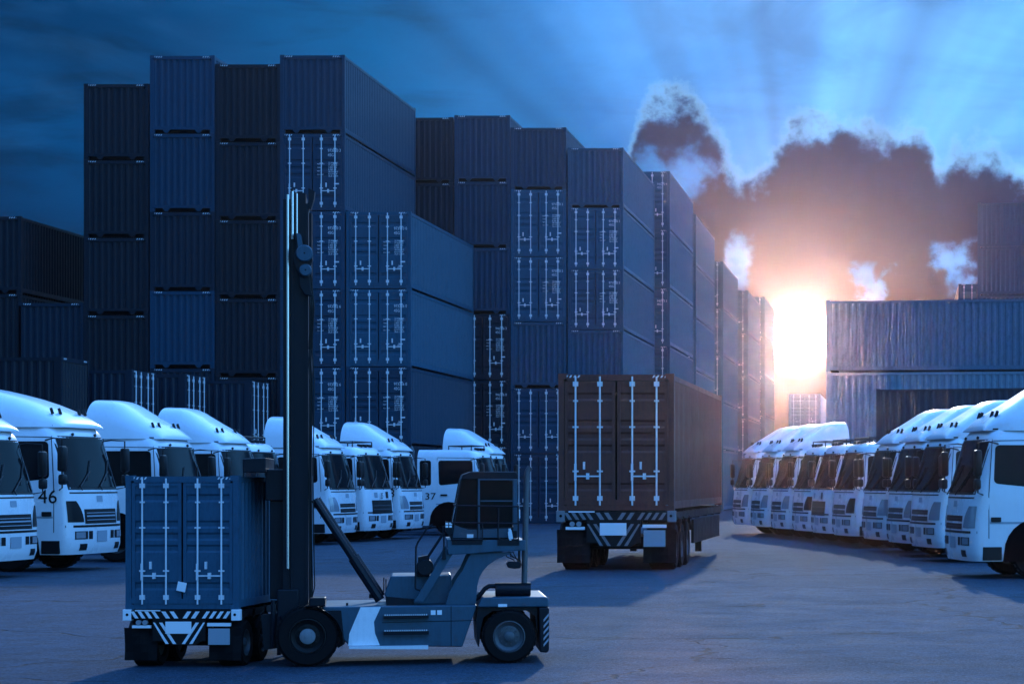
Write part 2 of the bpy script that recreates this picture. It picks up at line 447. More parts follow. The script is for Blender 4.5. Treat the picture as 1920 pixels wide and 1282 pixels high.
PB = make_container('blank'); PD = make_container('door')
SPARE = [PB, PD]
def container(kind, x, y, z, label, group, color=(.03, .10, .24), rz=0, hs=1.0, num=None, tri=False, simple=False, proto=None):
    """x,y: middle of the end that faces the viewer (local y=0)"""
    src = proto or (PB if kind == 'blank' else PD)
    c = copy_tree(src, None, (*color, 1))
    c.location = (x, y, z); c.rotation_euler = (0, 0, rz); c.scale = (1, 1, hs)
    tag(c, label, 'container', group)
    if num: container_text(c, num, tri, simple)
    return c
ORD = ['topmost', 'second from the top', 'third from the top', 'fourth from the top', 'fifth from the top', 'bottom', 'bottom', 'bottom']
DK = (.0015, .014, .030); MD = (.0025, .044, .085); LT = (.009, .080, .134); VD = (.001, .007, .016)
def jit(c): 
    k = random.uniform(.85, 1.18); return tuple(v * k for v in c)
def stack(where, xl, d, tops, kinds, colors, nums=None, group='containers in the tall stacks', simple=False):
    """tops: photo heights of the upper edges, front face at distance d, xl: photo x of the left edge"""
    nums = nums or {}
    x = WX(xl, d) + CW / 2
    zt = [WZ(t, d) for t in tops]
    n = len(zt)
    for i, (k, c) in enumerate(zip(kinds, colors)):
        z1 = zt[i]; z0 = zt[i + 1] if i + 1 < n else 0.0
        hs = (z1 - z0) / CH
        pos = 'bottom' if i == n - 1 else ORD[i]
        lab = f"{'door-ended' if k == 'door' else 'plain-ended'} blue container, {pos} {where}"
        container(k, x, d, z0 + .002, lab, group, jit(c), 0, hs * .998, nums.get(i), tri=(num_tri(nums, i)), simple=simple)
def num_tri(nums, i): return bool(nums.get(i, '').endswith(' 0'))

d1 = 84.4
b6 = ['blank'] * 6
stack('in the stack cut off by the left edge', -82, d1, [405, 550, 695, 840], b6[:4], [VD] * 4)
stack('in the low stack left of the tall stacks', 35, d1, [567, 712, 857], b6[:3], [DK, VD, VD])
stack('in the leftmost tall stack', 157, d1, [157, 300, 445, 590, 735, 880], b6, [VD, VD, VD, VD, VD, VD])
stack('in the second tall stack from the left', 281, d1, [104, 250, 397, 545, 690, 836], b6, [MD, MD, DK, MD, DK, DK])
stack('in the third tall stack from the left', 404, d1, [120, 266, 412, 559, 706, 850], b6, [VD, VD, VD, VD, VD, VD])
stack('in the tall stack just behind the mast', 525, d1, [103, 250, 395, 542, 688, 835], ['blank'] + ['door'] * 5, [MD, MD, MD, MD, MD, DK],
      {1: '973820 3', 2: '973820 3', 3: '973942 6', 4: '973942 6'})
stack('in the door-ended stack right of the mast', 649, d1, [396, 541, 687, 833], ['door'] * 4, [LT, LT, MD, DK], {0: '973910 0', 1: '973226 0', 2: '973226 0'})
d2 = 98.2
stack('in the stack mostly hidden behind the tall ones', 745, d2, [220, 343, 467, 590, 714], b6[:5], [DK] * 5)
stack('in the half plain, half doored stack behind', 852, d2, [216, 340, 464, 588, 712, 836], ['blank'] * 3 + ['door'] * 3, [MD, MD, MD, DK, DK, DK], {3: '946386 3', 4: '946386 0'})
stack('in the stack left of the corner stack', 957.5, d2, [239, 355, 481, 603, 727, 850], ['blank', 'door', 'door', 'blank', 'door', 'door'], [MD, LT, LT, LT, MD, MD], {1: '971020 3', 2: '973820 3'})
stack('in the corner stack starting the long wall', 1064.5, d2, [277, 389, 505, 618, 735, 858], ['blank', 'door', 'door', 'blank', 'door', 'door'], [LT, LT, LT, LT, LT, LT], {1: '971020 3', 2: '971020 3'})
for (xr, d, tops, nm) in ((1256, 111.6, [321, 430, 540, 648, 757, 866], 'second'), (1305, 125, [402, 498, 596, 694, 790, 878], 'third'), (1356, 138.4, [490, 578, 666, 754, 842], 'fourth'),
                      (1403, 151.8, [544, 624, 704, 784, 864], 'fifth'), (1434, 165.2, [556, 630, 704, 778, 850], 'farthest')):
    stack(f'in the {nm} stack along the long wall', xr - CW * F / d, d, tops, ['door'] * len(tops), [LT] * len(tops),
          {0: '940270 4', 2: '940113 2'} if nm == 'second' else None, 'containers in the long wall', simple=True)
    # one more column behind its left side closes the gap to the next stack
# containers lying across, stacked two high, ends to the yard
for (px, d, pt, k, nm) in ((115, 72.0, 668, 'blank', 'first'), (247, 75.2, 692, 'door', 'second'), (347, 78.4, 700, 'door', 'third'), (470, 81.5, 712, 'door', 'fourth')):
    z1 = WZ(pt, d)
    for i, zz in enumerate((z1 / 2, 0)):
        container(k, WX(px, d), d + CW / 2, zz, f"dark container lying crosswise, {'upper' if i == 0 else 'lower'} one of the {nm} pair behind the trucks", 'crosswise containers behind the trucks', VD if k == 'blank' else DK, R(90), z1 / 2 / CH * .999)
# right-hand stack: long sides to the viewer, turned a few degrees
def side_on(px, d, z0, hs, label, group, color, rz, kind='blank'):
    # local y=0 end on the left, long side facing the camera
    a = R(-90) + rz
    n = Vector((-math.sin(a), math.cos(a), 0))         # local +y in the world
    side = Vector((math.cos(a), math.sin(a), 0))       # local +x
    near = Vector((WX(px, d), d, 0))
    c = near - side * (CW / 2)
    return container(kind, c.x, c.y, z0, label, group, color, a, hs)
def tops_to(d, tops): return [WZ(t, d) for t in tops] + [0.0]
zs = tops_to(91, [563, 697, 832])
for i in range(3):
    side_on(1549, 91, zs[i + 1], (zs[i] - zs[i + 1]) / CH * .999, f"blue container paled for haze, seen from its long side, {('topmost', 'middle', 'lowest')[i]} of the right-hand stack", 'containers in the right-hand stack', ((.09, .165, .24), (.19, .27, .34), (.09, .165, .24))[i], R(-8))  # lightened colour carries the haze over this stack
zs = tops_to(133, [380, 464, 553])
for i in range(3):
    z0 = zs[i + 1] if i < 2 else 0
    side_on(1833, 133, z0, (zs[i] - z0) / CH * .999 if i < 2 else (zs[i]) / CH, f"blue container at the right edge, {('top', 'second', 'lowest')[i]} of the far high stack", 'containers in the far right stack', LT, R(-7)) if i < 2 else \
    [side_on(1833, 133, zs[2] / 4 * q, zs[2] / 4 / CH * .999, f"blue container of the far high stack, {('lowest', 'second lowest', 'third lowest', 'fourth lowest')[q]} behind the right-hand stack", 'containers in the far right stack', LT, R(-7)) for q in range(4)]
zs = tops_to(83, [729, 822])
for i in range(2):
    side_on(1643, 83, zs[i + 1], (zs[i] - zs[i + 1]) / CH * .999, f"dark container with door end to the left, {('upper', 'lower')[i]} of two behind the parked trucks", 'dark containers behind the right trucks', ((.035, .042, .062), (.03, .038, .06))[i], R(-15), 'door')
ztop = WZ(532, 146)
nz = 5
for i in range(nz):
    container('door', WX(1797, 146) + CW / 2, 146, ztop / nz * i, f"far door-ended container peeking over the right-hand stack, level {('one', 'two', 'three', 'four', 'five')[i]} from the ground", 'containers in the farthest right stack', LT, 0, ztop / nz / CH * .999)

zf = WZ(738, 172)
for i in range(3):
    container('door', WX(1479, 172) + CW / 2, 172, zf / 3 * i, f"far container paled for haze in the gap under the sun, {('lowest', 'middle', 'topmost')[i]} of its stack", 'containers in the hazy gap', (.34, .38, .44), 0, zf / 3 / CH * .999)  # whitish colour stands in for the glare that dissolves this stack

# ------------------------------------------------------------------ wheels
def wheel(parent, x, y, z, r, wd, axis='y', name='wheel', hub='rim', side=-1, dual=False):
    o = empty(name, (x, y, z)); o.parent = parent
    h = wd / 2
    t = MB().lathe([(r * .58, -h * .80), (r * .62, -h), (r * .90, -h), (r * .97, -h * .82), (r, -h * .55), (r, h * .55), (r * .97, h * .82), (r * .90, h), (r * .62, h), (r * .58, h * .80)], (0, 0, 0), axis)
    t.lathe([(r * .58, -h * .80), (r * .58, h * .80)], (0, 0, 0), axis)
    n = 30
    for i in range(n):                                   # tread blocks
        a = 2 * math.pi * i / n
        rt = Matrix.Rotation(-a if axis == 'y' else a, 3, 'Y' if axis == 'y' else 'X')
        hw = r * math.pi / n * .62
        if axis == 'y': t.box(-hw, hw, -h * .86, h * .86, r * .965, r * 1.012, rt, (0, 0, 0))
        else: t.box(-h * .86, h * .86, -hw, hw, r * .965, r * 1.012, rt, (0, 0, 0))
    t.build('tyre', M['rubber'], o, smooth=True, angle=30)
    s = side
    m = MB().lathe([(r * .60, s * h * .92), (r * .56, s * h * .95), (r * .53, s * h * .62), (r * .40, s * h * .45), (r * .30, s * h * .50), (r * .20, s * h * .52), (r * .19, s * h * .86), (r * .12, s * h * .94), (0.001, s * h * .94)], (0, 0, 0), axis)
    for i in range(10):
        a = 2 * math.pi * i / 10; q = r * .32
        p = (q * math.cos(a), 0, q * math.sin(a)) if axis == 'y' else (0, q * math.cos(a), q * math.sin(a))
        def sh(v): return (p[0], s * h * v, p[2]) if axis == 'y' else (s * h * v, p[1], p[2])
        m.tube([sh(.4), sh(.66)], r * .035, 6)
    m.lathe([(r * .60, s * h * .92), (r * .57, 0), (r * .59, -s * h * .8), (.001, -s * h * .3)], (0, 0, 0), axis)
    m.build('rim', M[hub], o, smooth=True)
    if hub == 'dark': MB().lathe([(r * .26, s * h * .5), (r * .25, s * h * .88), (r * .18, s * h * .97), (.001, s * h * .99)], (0, 0, 0), axis).build('hub_cap', M['dull'], o, smooth=True)
    return o

# ------------------------------------------------------------------ trucks (local: +x forward, origin on the ground under the front bumper)
def lerp_tab(tab, z):
    for (a, va), (b, vb) in zip(tab, tab[1:]):
        if z <= b:
            t = max(0, min(1, (z - a) / (b - a))); return va + (vb - va) * t
    return tab[-1][1]
XF = [(.34, -.05), (.50, 0), (.95, .0), (1.15, -.015), (1.55, -.06), (1.66, -.085), (2.66, -.36), (2.76, -.40), (2.88, -.50), (2.95, -.66)]
HW = [(.34, 1.19), (.50, 1.215), (1.55, 1.215), (2.66, 1.15), (2.80, 1.10), (2.90, 1.03), (2.95, .93)]
CC, NN, XB = .34, 3.2, -2.08
class Cab:
    def __init__(s, xb=XB): s.xb = xb
    def xf(s, z): return lerp_tab(XF, z)
    def hw(s, z): return lerp_tab(HW, z)
    def S(s, u, z):
        xf, w_ = s.xf(z), s.hw(z); a = abs(u); sg = 1 if u >= 0 else -1
        if a <= 1:
            ph = a * math.pi / 2
            return Vector((xf - CC + CC * abs(math.cos(ph)) ** (2 / NN), sg * w_ * math.sin(ph) ** (2 / NN), z))
        return Vector((xf - CC + (a - 1) * (s.xb - xf + CC), sg * w_, z))
    def F(s, y, z, off=0.0):
        w_ = s.hw(z); q = min(.9999, abs(y) / w_)
        ph = math.asin(q ** (NN / 2)); u = ph / (math.pi / 2) * (1 if y >= 0 else -1)
        p = s.S(u, z); e = .002
        du = s.S(min(1, u + e), z) - s.S(max(-1, u - e), z); dv = s.S(u, z + .01) - s.S(u, z - .01)
        n = du.cross(dv); n = n.normalized() if n.length > 0 else Vector((1, 0, 0))
        if n.x * 1 + n.y * y < 0: n = -n
        return p + n * off
    def D(s, x, z, sg, off=0.0): return Vector((x, sg * (s.hw(z) + off), z))
    def front(s, mb, y0, y1, z0, z1, off, ny=14, nz=6):
        def val(v, t): return v(t) if callable(v) else v
        rows = []
        for j in range(nz + 1):
            t = j / nz; r = []
            ya, yb = val(y0, t), val(y1, t)
            for i in range(ny + 1):
                y = ya + (yb - ya) * i / ny
                a, b = val(z0, i / ny), val(z1, i / ny)
                r.append(s.F(y, a + (b - a) * t, off))
            rows.append(r)
        mb.grid(rows)
    def side(s, mb, poly, sg, off):
        # poly in (x,z): fan-filled as one n-gon, subdivided by horizontal slices so it hugs the side
        mb.addmesh([s.D(x, z, sg, off) for x, z in poly], [tuple(range(len(poly)))])
def rrect(x0, x1, z0, z1, r, n=4, skew=0, top=0):
    out = []
    for cx, cz, a0 in ((x1 - r, z1 - r, 0), (x0 + r, z1 - r, 90), (x0 + r, z0 + r, 180), (x1 - r, z0 + r, 270)):
        for k in range(n + 1):
            a = R(a0 + 90 * k / n); out.append((cx + r * math.cos(a), cz + r * math.sin(a)))
    return [(x + (z - z0) * top, z + (x - x0) * skew * (1 - (z - z0) / (z1 - z0))) for x, z in out]

def make_truck(style='fairing', rear_window=False):
    root = empty('truck_tractor')
    cab = Cab(-2.5 if rear_window else XB); xb = cab.xb
    us = [-2 + .25 * i for i in range(4)] + [-1 + i / 14 for i in range(29)] + [1.25 + .25 * i for i in range(4)]
    zsn = [.34, .42, .50, .7, .95, 1.15, 1.35, 1.55, 1.66, 1.9, 2.15, 2.4, 2.66, 2.76, 2.83, 2.88, 2.92, 2.95]
    m = MB(); rows = []
    for z in zsn:
        zz = z
        rows.append([cab.S(u, z) for u in us])
    m.grid(rows)
    n = len(us); o = (len(zsn) - 1) * n
    m.f.append(tuple(o + i for i in range(n)))                 # roof
    for j in range(len(zsn) - 1): m.f.append((j * n, (j + 1) * n, (j + 1) * n + n - 1, j * n + n - 1))   # back wall
    body = m.build('cab_body', M['white'], root, smooth=True, angle=40)
    # glass
    b = MB(); cab.front(b, -1.09, 1.09, 1.62, 2.69, .004, 18, 5); b.build('windscreen_seal', M['plastic'], root, smooth=True)
    b = MB(); cab.front(b, -1.05, 1.05, 1.67, 2.65, .008, 18, 5); ws = b.build('windscreen', M['glass'], root, smooth=True)
    b = MB()
    for y0 in (-.85, -.02): b.tube([cab.F(y0 + .1, 1.60, .05), cab.F(y0 + .1, 1.68, .03), cab.F(y0 + .62, 1.98, .03)], .014, 6)
    for y0 in (-.85, -.02): b.tube([cab.F(y0 + .42, 1.80, .028), cab.F(y0 + .78, 2.20, .028)], .012, 6)
    b.build('wiper', M['plastic'], root)
    for sg in (-1, 1):
        sw = MB(); cab.side(sw, rrect(-1.72, -.52, 1.72, 2.58, .09, skew=.10, top=-.05), sg, .004)
        sw.build('side_window', M['glass'], root)
        seam = MB()                                           # door shut lines
        for (xa, za, xc, zc) in ((-.42, .78, -.42, 1.62), (-1.80, .95, -1.80, 2.66), (-.42, 1.62, -.50, 2.66), (-.50, 2.66, -1.80, 2.68)):
            seam.addmesh([cab.D(xa - .008, za - .008, sg, .003), cab.D(xa + .008, za + .008, sg, .003), cab.D(xc + .008, zc + .008, sg, .003), cab.D(xc - .008, zc - .008, sg, .003)], [(0, 1, 2, 3)])
        seam.build('door_seam', M['plastic'], root)
        hn = MB(); y = sg * 1.22; hn.box(-1.66, -1.42, min(y, y + sg * .035), max(y, y + sg * .035), 1.36, 1.42); hn.build('door_handle', M['plastic'], root, bevel=.008)
        if rear_window:
            rw = MB(); cab.side(rw, rrect(-2.40, -2.0, 1.72, 2.58, .07, top=-.02), sg, .004); rw.build('rear_side_window', M['glass'], root)
        st = MB(); cab.side(st, rrect(-1.82, -.44, 1.06, 1.10, .01), sg, .004); st.build('side_trim', M['plate'], root)
        # wheel arch: black patch painting the shade of the opening
        pl = [(-1.38 + .66 * math.cos(R(a)), .50 + .66 * math.sin(R(a))) for a in range(0, 181, 15)] + [(-2.07, .335), (-.70, .335)]
        ar = MB(); ar.addmesh([(x, sg * (1.218 + .004), max(z, .335)) for x, z in pl], [tuple(range(len(pl)))]); ar.build('wheel_arch_shade', M['gap'], root)
        sb = MB(); y0, y1 = sorted((sg * 1.0, sg * 1.225)); sb.box(-.68, -.30, y0, y1, .36, .62); sb.build('step', M['plastic'], root, bevel=.015)
        mk = MB(); y0, y1 = sorted((sg * 1.218, sg * 1.25)); mk.box(-.66, -.46, y0, y1, 1.10, 1.19); mk.build('side_lamp', M['plastic'], root, bevel=.012)
        # mirrors on bent arms
        mi = MB(); y0, y1 = sorted((sg * 1.30, sg * 1.52)); mi.box(-.22, -.08, y0, y1, 1.98, 2.48); mi.box(-.20, -.08, y0, y1, 1.72, 1.93)
        mo = mi.build('mirror', M['plastic'], root, bevel=.045, smooth=True)
        mb = MB(); mb.tube([cab.D(-.62, 2.60, sg, 0), (-.40, sg * 1.30, 2.64), (-.16, sg * 1.42, 2.62), (-.15, sg * 1.42, 1.66), (-.30, sg * 1.22, 1.62)], .016, 6)
        mb.build('mirror_arm', M['plastic'], mo)
    if style != 'plain':
        lo, hi = sorted((.62, 1.14))
    # front face
    if style == 'grille':
        b = MB(); cab.front(b, -.82, .82, .86, 1.28, .006); b.build('grille', M['plastic'], root)
        b = MB()
        for z in (.98, 1.10): cab.front(b, -.78, .78, z, z + .025, .016, 10, 1)
        b.build('grille_bar', M['rim'], root)
        b = MB(); cab.front(b, -.62, -.38, 1.36, 1.52, .006, 4, 2); b.build('badge_plate', M['plate'], root)
        b = MB(); cab.front(b, .30, .52, 1.34, 1.54, .006, 4, 2); b.build('vent_flap', M['plastic'], root)
    else:
        b = MB()
        if style == 'dome': cab.front(b, -.70, .70, .945, 1.235, .006)
        else:
            for z0, z1 in ((.95, 1.06), (1.10, 1.21)): cab.front(b, -.66, .66, z0, z1, .006)
        b.build('grille', M['plastic'], root)
        b = MB()
        for z0 in ((1.08, 1.01, 1.15) if style == 'dome' else (1.002, 1.148)): cab.front(b, -.64, .64, z0, z0 + (.03 if z0 == 1.08 else .014), .016, 10, 1)
        b.build('grille_bar', M['rim'] if style != 'dome' else M['plate'], root)
        b = MB(); cab.front(b, -1.08, 1.08, 1.545, 1.575, .004, 16, 1); b.build('cowl_seam', M['plastic'], root)
        b = MB(); cab.front(b, -.13, .13, 1.38, 1.50, .005, 4, 2); b.build('badge_plate', M['plate'], root)
        for sg in (-1, 1):                                  # tall corner lamp, narrowing upwards
            b = MB(); cab.front(b, lambda t, sg=sg: sg * (.74 + .20 * t * t), sg * 1.16, .98, 1.40, .008, 8, 6); b.build('corner_lamp', M['lamp'] if style == 'fairing' else M['plastic'], root, smooth=True)
    b = MB(); cab.front(b, -1.19, 1.19, .875, .92, .004, 16, 1); b.build('bumper_seam', M['plastic'], root)
    for sg in (-1, 1):
        b = MB(); cab.front(b, sg * .60, sg * 1.02, .64, .80, .006, 8, 3); hl0 = b.build('headlight', M['plastic'], root, smooth=True)
        b = MB(); cab.front(b, sg * .70, sg * 1.0, .66, .785, .014, 8, 3); b.build('lens', M['lamp'], hl0, smooth=True)
        b = MB(); cab.front(b, sg * .40, sg * .56, .64, .80, .006, 4, 2); b.build('fog_recess', M['plastic'], root)
        b = MB(); cab.front(b, sg * .62, sg * .88, .42, .55, .006, 5, 2); b.build('lower_vent', M['plastic'], root)
    b = MB(); cab.front(b, -.22, .22, .58, .80, .012, 4, 2); b.build('number_plate', M['plate'], root)
    for sg in (-1, 1):
        b = MB(); b.tube([cab.F(sg * .5, 2.72, -.01), cab.F(sg * .5, 2.72, .04)], .03, 8); b.build('marker_lamp', M['plastic'], root)
    # roof fairing
    if style in ('fairing', 'dome'):
        prof = ([(-.40, 2.90), (-.46, 2.98), (-.58, 3.10), (-.78, 3.24), (-1.05, 3.40), (-1.30, 3.56), (-1.50, 3.69), (-1.66, 3.76), (-1.85, 3.79), (xb - .12, 3.80)] if style == 'fairing'
                else [(-.38, 2.90), (-.44, 2.98), (-.60, 3.10), (-.85, 3.24), (-1.15, 3.37), (-1.45, 3.47), (-1.75, 3.55), (-2.1, 3.63), (-2.5, 3.70), (-2.75, 3.72)])
        rows = []; ns = 20
        for k, (x, zt) in enumerate(prof):
            W_ = min(1.12, .86 + .6 * (-.40 - x)) if style == 'fairing' else min(1.14, .92 + .5 * (-.38 - x))
            hh = zt - 2.86; r = []
            for i in range(ns + 1):
                ph = math.pi * i / ns
                cx_, sx_ = math.cos(ph), math.sin(ph)
                y = W_ * (1 if cx_ >= 0 else -1) * abs(cx_) ** (2 / 3.4); z = 2.86 + hh * abs(sx_) ** (2 / 3.4)
                y *= 1 - .13 * ((z - 2.86) / .95)
                r.append((x, y, z))
            rows.append(r)
        m = MB(); m.grid(rows)
        m.f.append(tuple(range(ns + 1))); o = (len(prof) - 1) * (ns + 1); m.f.append(tuple(o + i for i in range(ns + 1)))
        fo = m.build('roof_fairing', M['white'], root, smooth=True, angle=50)
        for sg in (-1, 1):
            for xx, zz, yy in ((-.70, 3.19, .42), (-.72, 3.19, .72)):
                MB().tube([(xx + .04, sg * yy, zz - .06), (xx - .0, sg * yy, zz + .06)], [.035, .03], 8).build('roof_lamp', M['plastic'], fo)
        cl = MB()
        for sg in (-1, 1): cl.addmesh([(-.55, sg * 1.0, 2.875), (xb, sg * 1.125, 2.875), (xb, sg * 1.125, 2.905), (-.55, sg * 1.0, 2.905)], [(0, 1, 2, 3)])
        cl.build('fairing_seam', M['plastic'], fo)
    else:
        rk = MB()
        rk.tube([(-.7, -.8, 2.93), (-.7, -.8, 3.10), (-.7, .8, 3.10), (-.7, .8, 2.93)], .02, 6); rk.tube([(-1.5, -.8, 2.93), (-1.5, -.8, 3.08), (-1.5, .8, 3.08), (-1.5, .8, 2.93)], .02, 6)
        rk.tube([(-.7, -.8, 3.10), (-1.5, -.8, 3.08)], .02, 6); rk.tube([(-.7, .8, 3.10), (-1.5, .8, 3.08)], .02, 6)
        rk.build('roof_rack', M['plastic'], root)
        for y in (-.35, 0, .35): MB().tube([(-.55, y, 2.97), (-.72, y, 3.0)], [.05, .035], 8).build('roof_lamp', M['plastic'], root)
    # chassis and wheels
    c = MB()
    for sg in (-1, 1): c.box(-5.5, -.3, min(sg * .36, sg * .46), max(sg * .36, sg * .46), .62, .90)
    c.box(-2.0, -.25, -.9, .9, .45, .80); c.box(-5.5, -5.38, -1.1, 1.1, .62, .78)
    c.box(-4.9, -3.7, -.45, .45, .92, 1.10); c.box(xb - .35, xb - .05, -.9, .9, .9, 1.5)
    c.build('chassis', M['dark'], root)
    for sg in (-1, 1):
        tk = MB(); tk.tube([(-2.3, sg * .86, .68), (-3.5, sg * .86, .68)], .30, 14); tk.build('fuel_tank', M['rim'], root, smooth=True)
        mg = MB()
        arc = [(-4.5 + .66 * math.cos(R(a)), .52 + .66 * math.sin(R(a))) for a in range(20, 161, 14)]
        mg.grid([[(x, y, z) for x, z in arc] for y in (sg * .62, sg * 1.2)]); mg.build('mudguard', M['dark'], root)
        wheel(root, -1.38, sg * 1.03, .50, .50, .30, 'y', side=sg)
        wheel(root, -4.5, sg * .92, .50, .50, .52, 'y', side=sg)
    ex = MB().tube([(xb - .2, -1.0, .8), (xb - .2, -1.0, 2.9), (xb - .28, -1.0, 3.05)], .06, 10); ex.build('exhaust_pipe', M['rim'], root, smooth=True)
    return root
PT = {'fairing': make_truck('fairing'), 'dome': make_truck('dome'), 'grille': make_truck('grille'), 'plain': make_truck('plain', True)}
SPARE += list(PT.values())
def truck(style, px, d, yaw, label, group, number=None, sc=1.0):
    """px,d: photo x and distance of the front bumper's nearest corner; yaw: heading from +x, counter-clockwise"""
    t = copy_tree(PT[style])
    hx, hy = math.cos(yaw), math.sin(yaw)
    lx, ly = -hy, hx                                     # left-hand side
    sgn = -1 if ly > 0 else 1                            # nearest corner is on the side with lower y
    cx = WX(px, d) - sgn * lx * 1.2 * sc; cyy = d - sgn * ly * 1.2 * sc
    t.location = (cx, cyy, 0); t.rotation_euler = (0, 0, yaw); t.scale = (sc, sc, sc)
    tag(t, label, 'truck', group)
    if number:
        for body, where in number:
            if where == 'door': text_mesh(body, .40, 'number_lettering', M['plastic'], t, (-1.30, -1.226, 1.28), (R(90), 0, 0), sx=1.15)
            elif where == 'rear_door': text_mesh(body, .33, 'number_lettering', M['plastic'], t, (-2.22, -1.226, 1.24), (R(90), 0, 0), sx=1.2)
            elif where == 'corner': text_mesh(body, .38, 'number_lettering', M['plastic'], t, (-.34, -1.226, 1.36), (R(90), 0, 0), 'RIGHT', sx=1.05)
            else: text_mesh(body, .26, 'number_lettering', M['plastic'], t, (.0, -.24, 1.33), (R(90), 0, R(90)), sx=.85)
    return t
GL = 'white trucks parked along the left side'; GR = 'white trucks parked along the right side'
truck('dome', -28, 42.4, R(-5), 'white truck cut off by the left edge, nearest of the left row', GL)
truck('dome', 140, 46.3, R(-5), 'white truck numbered 46 on its door, low domed roof fairing', GL, [('46', 'corner')], 1.05)
truck('fairing', 325, 51.9, R(-5), 'white truck with high fairing rising behind the container on the near trailer', GL)
truck('fairing', 443, 57.3, R(-5), 'white truck with high fairing just left of the dark mast', GL)
truck('grille', 492, 61.4, R(-5), 'white truck without roof fairing, mostly hidden behind the dark mast', GL)
truck('fairing', 628, 65.6, R(-5), 'white truck with roof fairing just right of the dark mast', GL)
truck('grille', 692, 69.0, R(-8), 'white truck without fairing, number 35 on its front above a dark grille', GL, [('35', 'front')])
truck('fairing', 760, 71.9, R(-5), 'white truck with tall fairing and number 8 beside its lamp', GL, [('8', 'corner')])
truck('plain', 915, 77.0, R(-5), 'white truck numbered 37 with two side windows, above the rear of the handler', GL, [('37', 'rear_door')])
truck('fairing', 940, 80.8, R(-5), 'white truck with fairing, half hidden behind the truck numbered 37', GL)
truck('fairing', 1814, 43.0, R(192), 'white truck at the right edge, nearest of the right row', GR)
truck('fairing', 1750, 51.5, R(196), 'second white truck from the right edge, high fairing', GR)
truck('fairing', 1702, 55.0, R(196), 'third white truck from the right edge, high fairing', GR)
truck('fairing', 1652, 58.3, R(196), 'fourth white truck from the right edge, last before the lower cabs', GR)
truck('plain', 1592, 62.4, R(196), 'white truck without fairing, nearest of the three low cabs on the right', GR)
truck('grille', 1550, 65.4, R(196), 'white truck without fairing, middle of the three low cabs on the right', GR)
truck('plain', 1512, 68.4, R(196), 'white truck without fairing, farthest of the three low cabs on the right', GR)
truck('fairing', 1470, 71.6, R(196), 'white truck with fairing in the glow, third from the far end of the right row', GR)
truck('fairing', 1430, 74.8, R(196), 'white truck with fairing in the glow, second from the far end of the right row', GR)
truck('fairing', 1394, 78.0, R(196), 'white truck with fairing at the far end of the right row', GR)

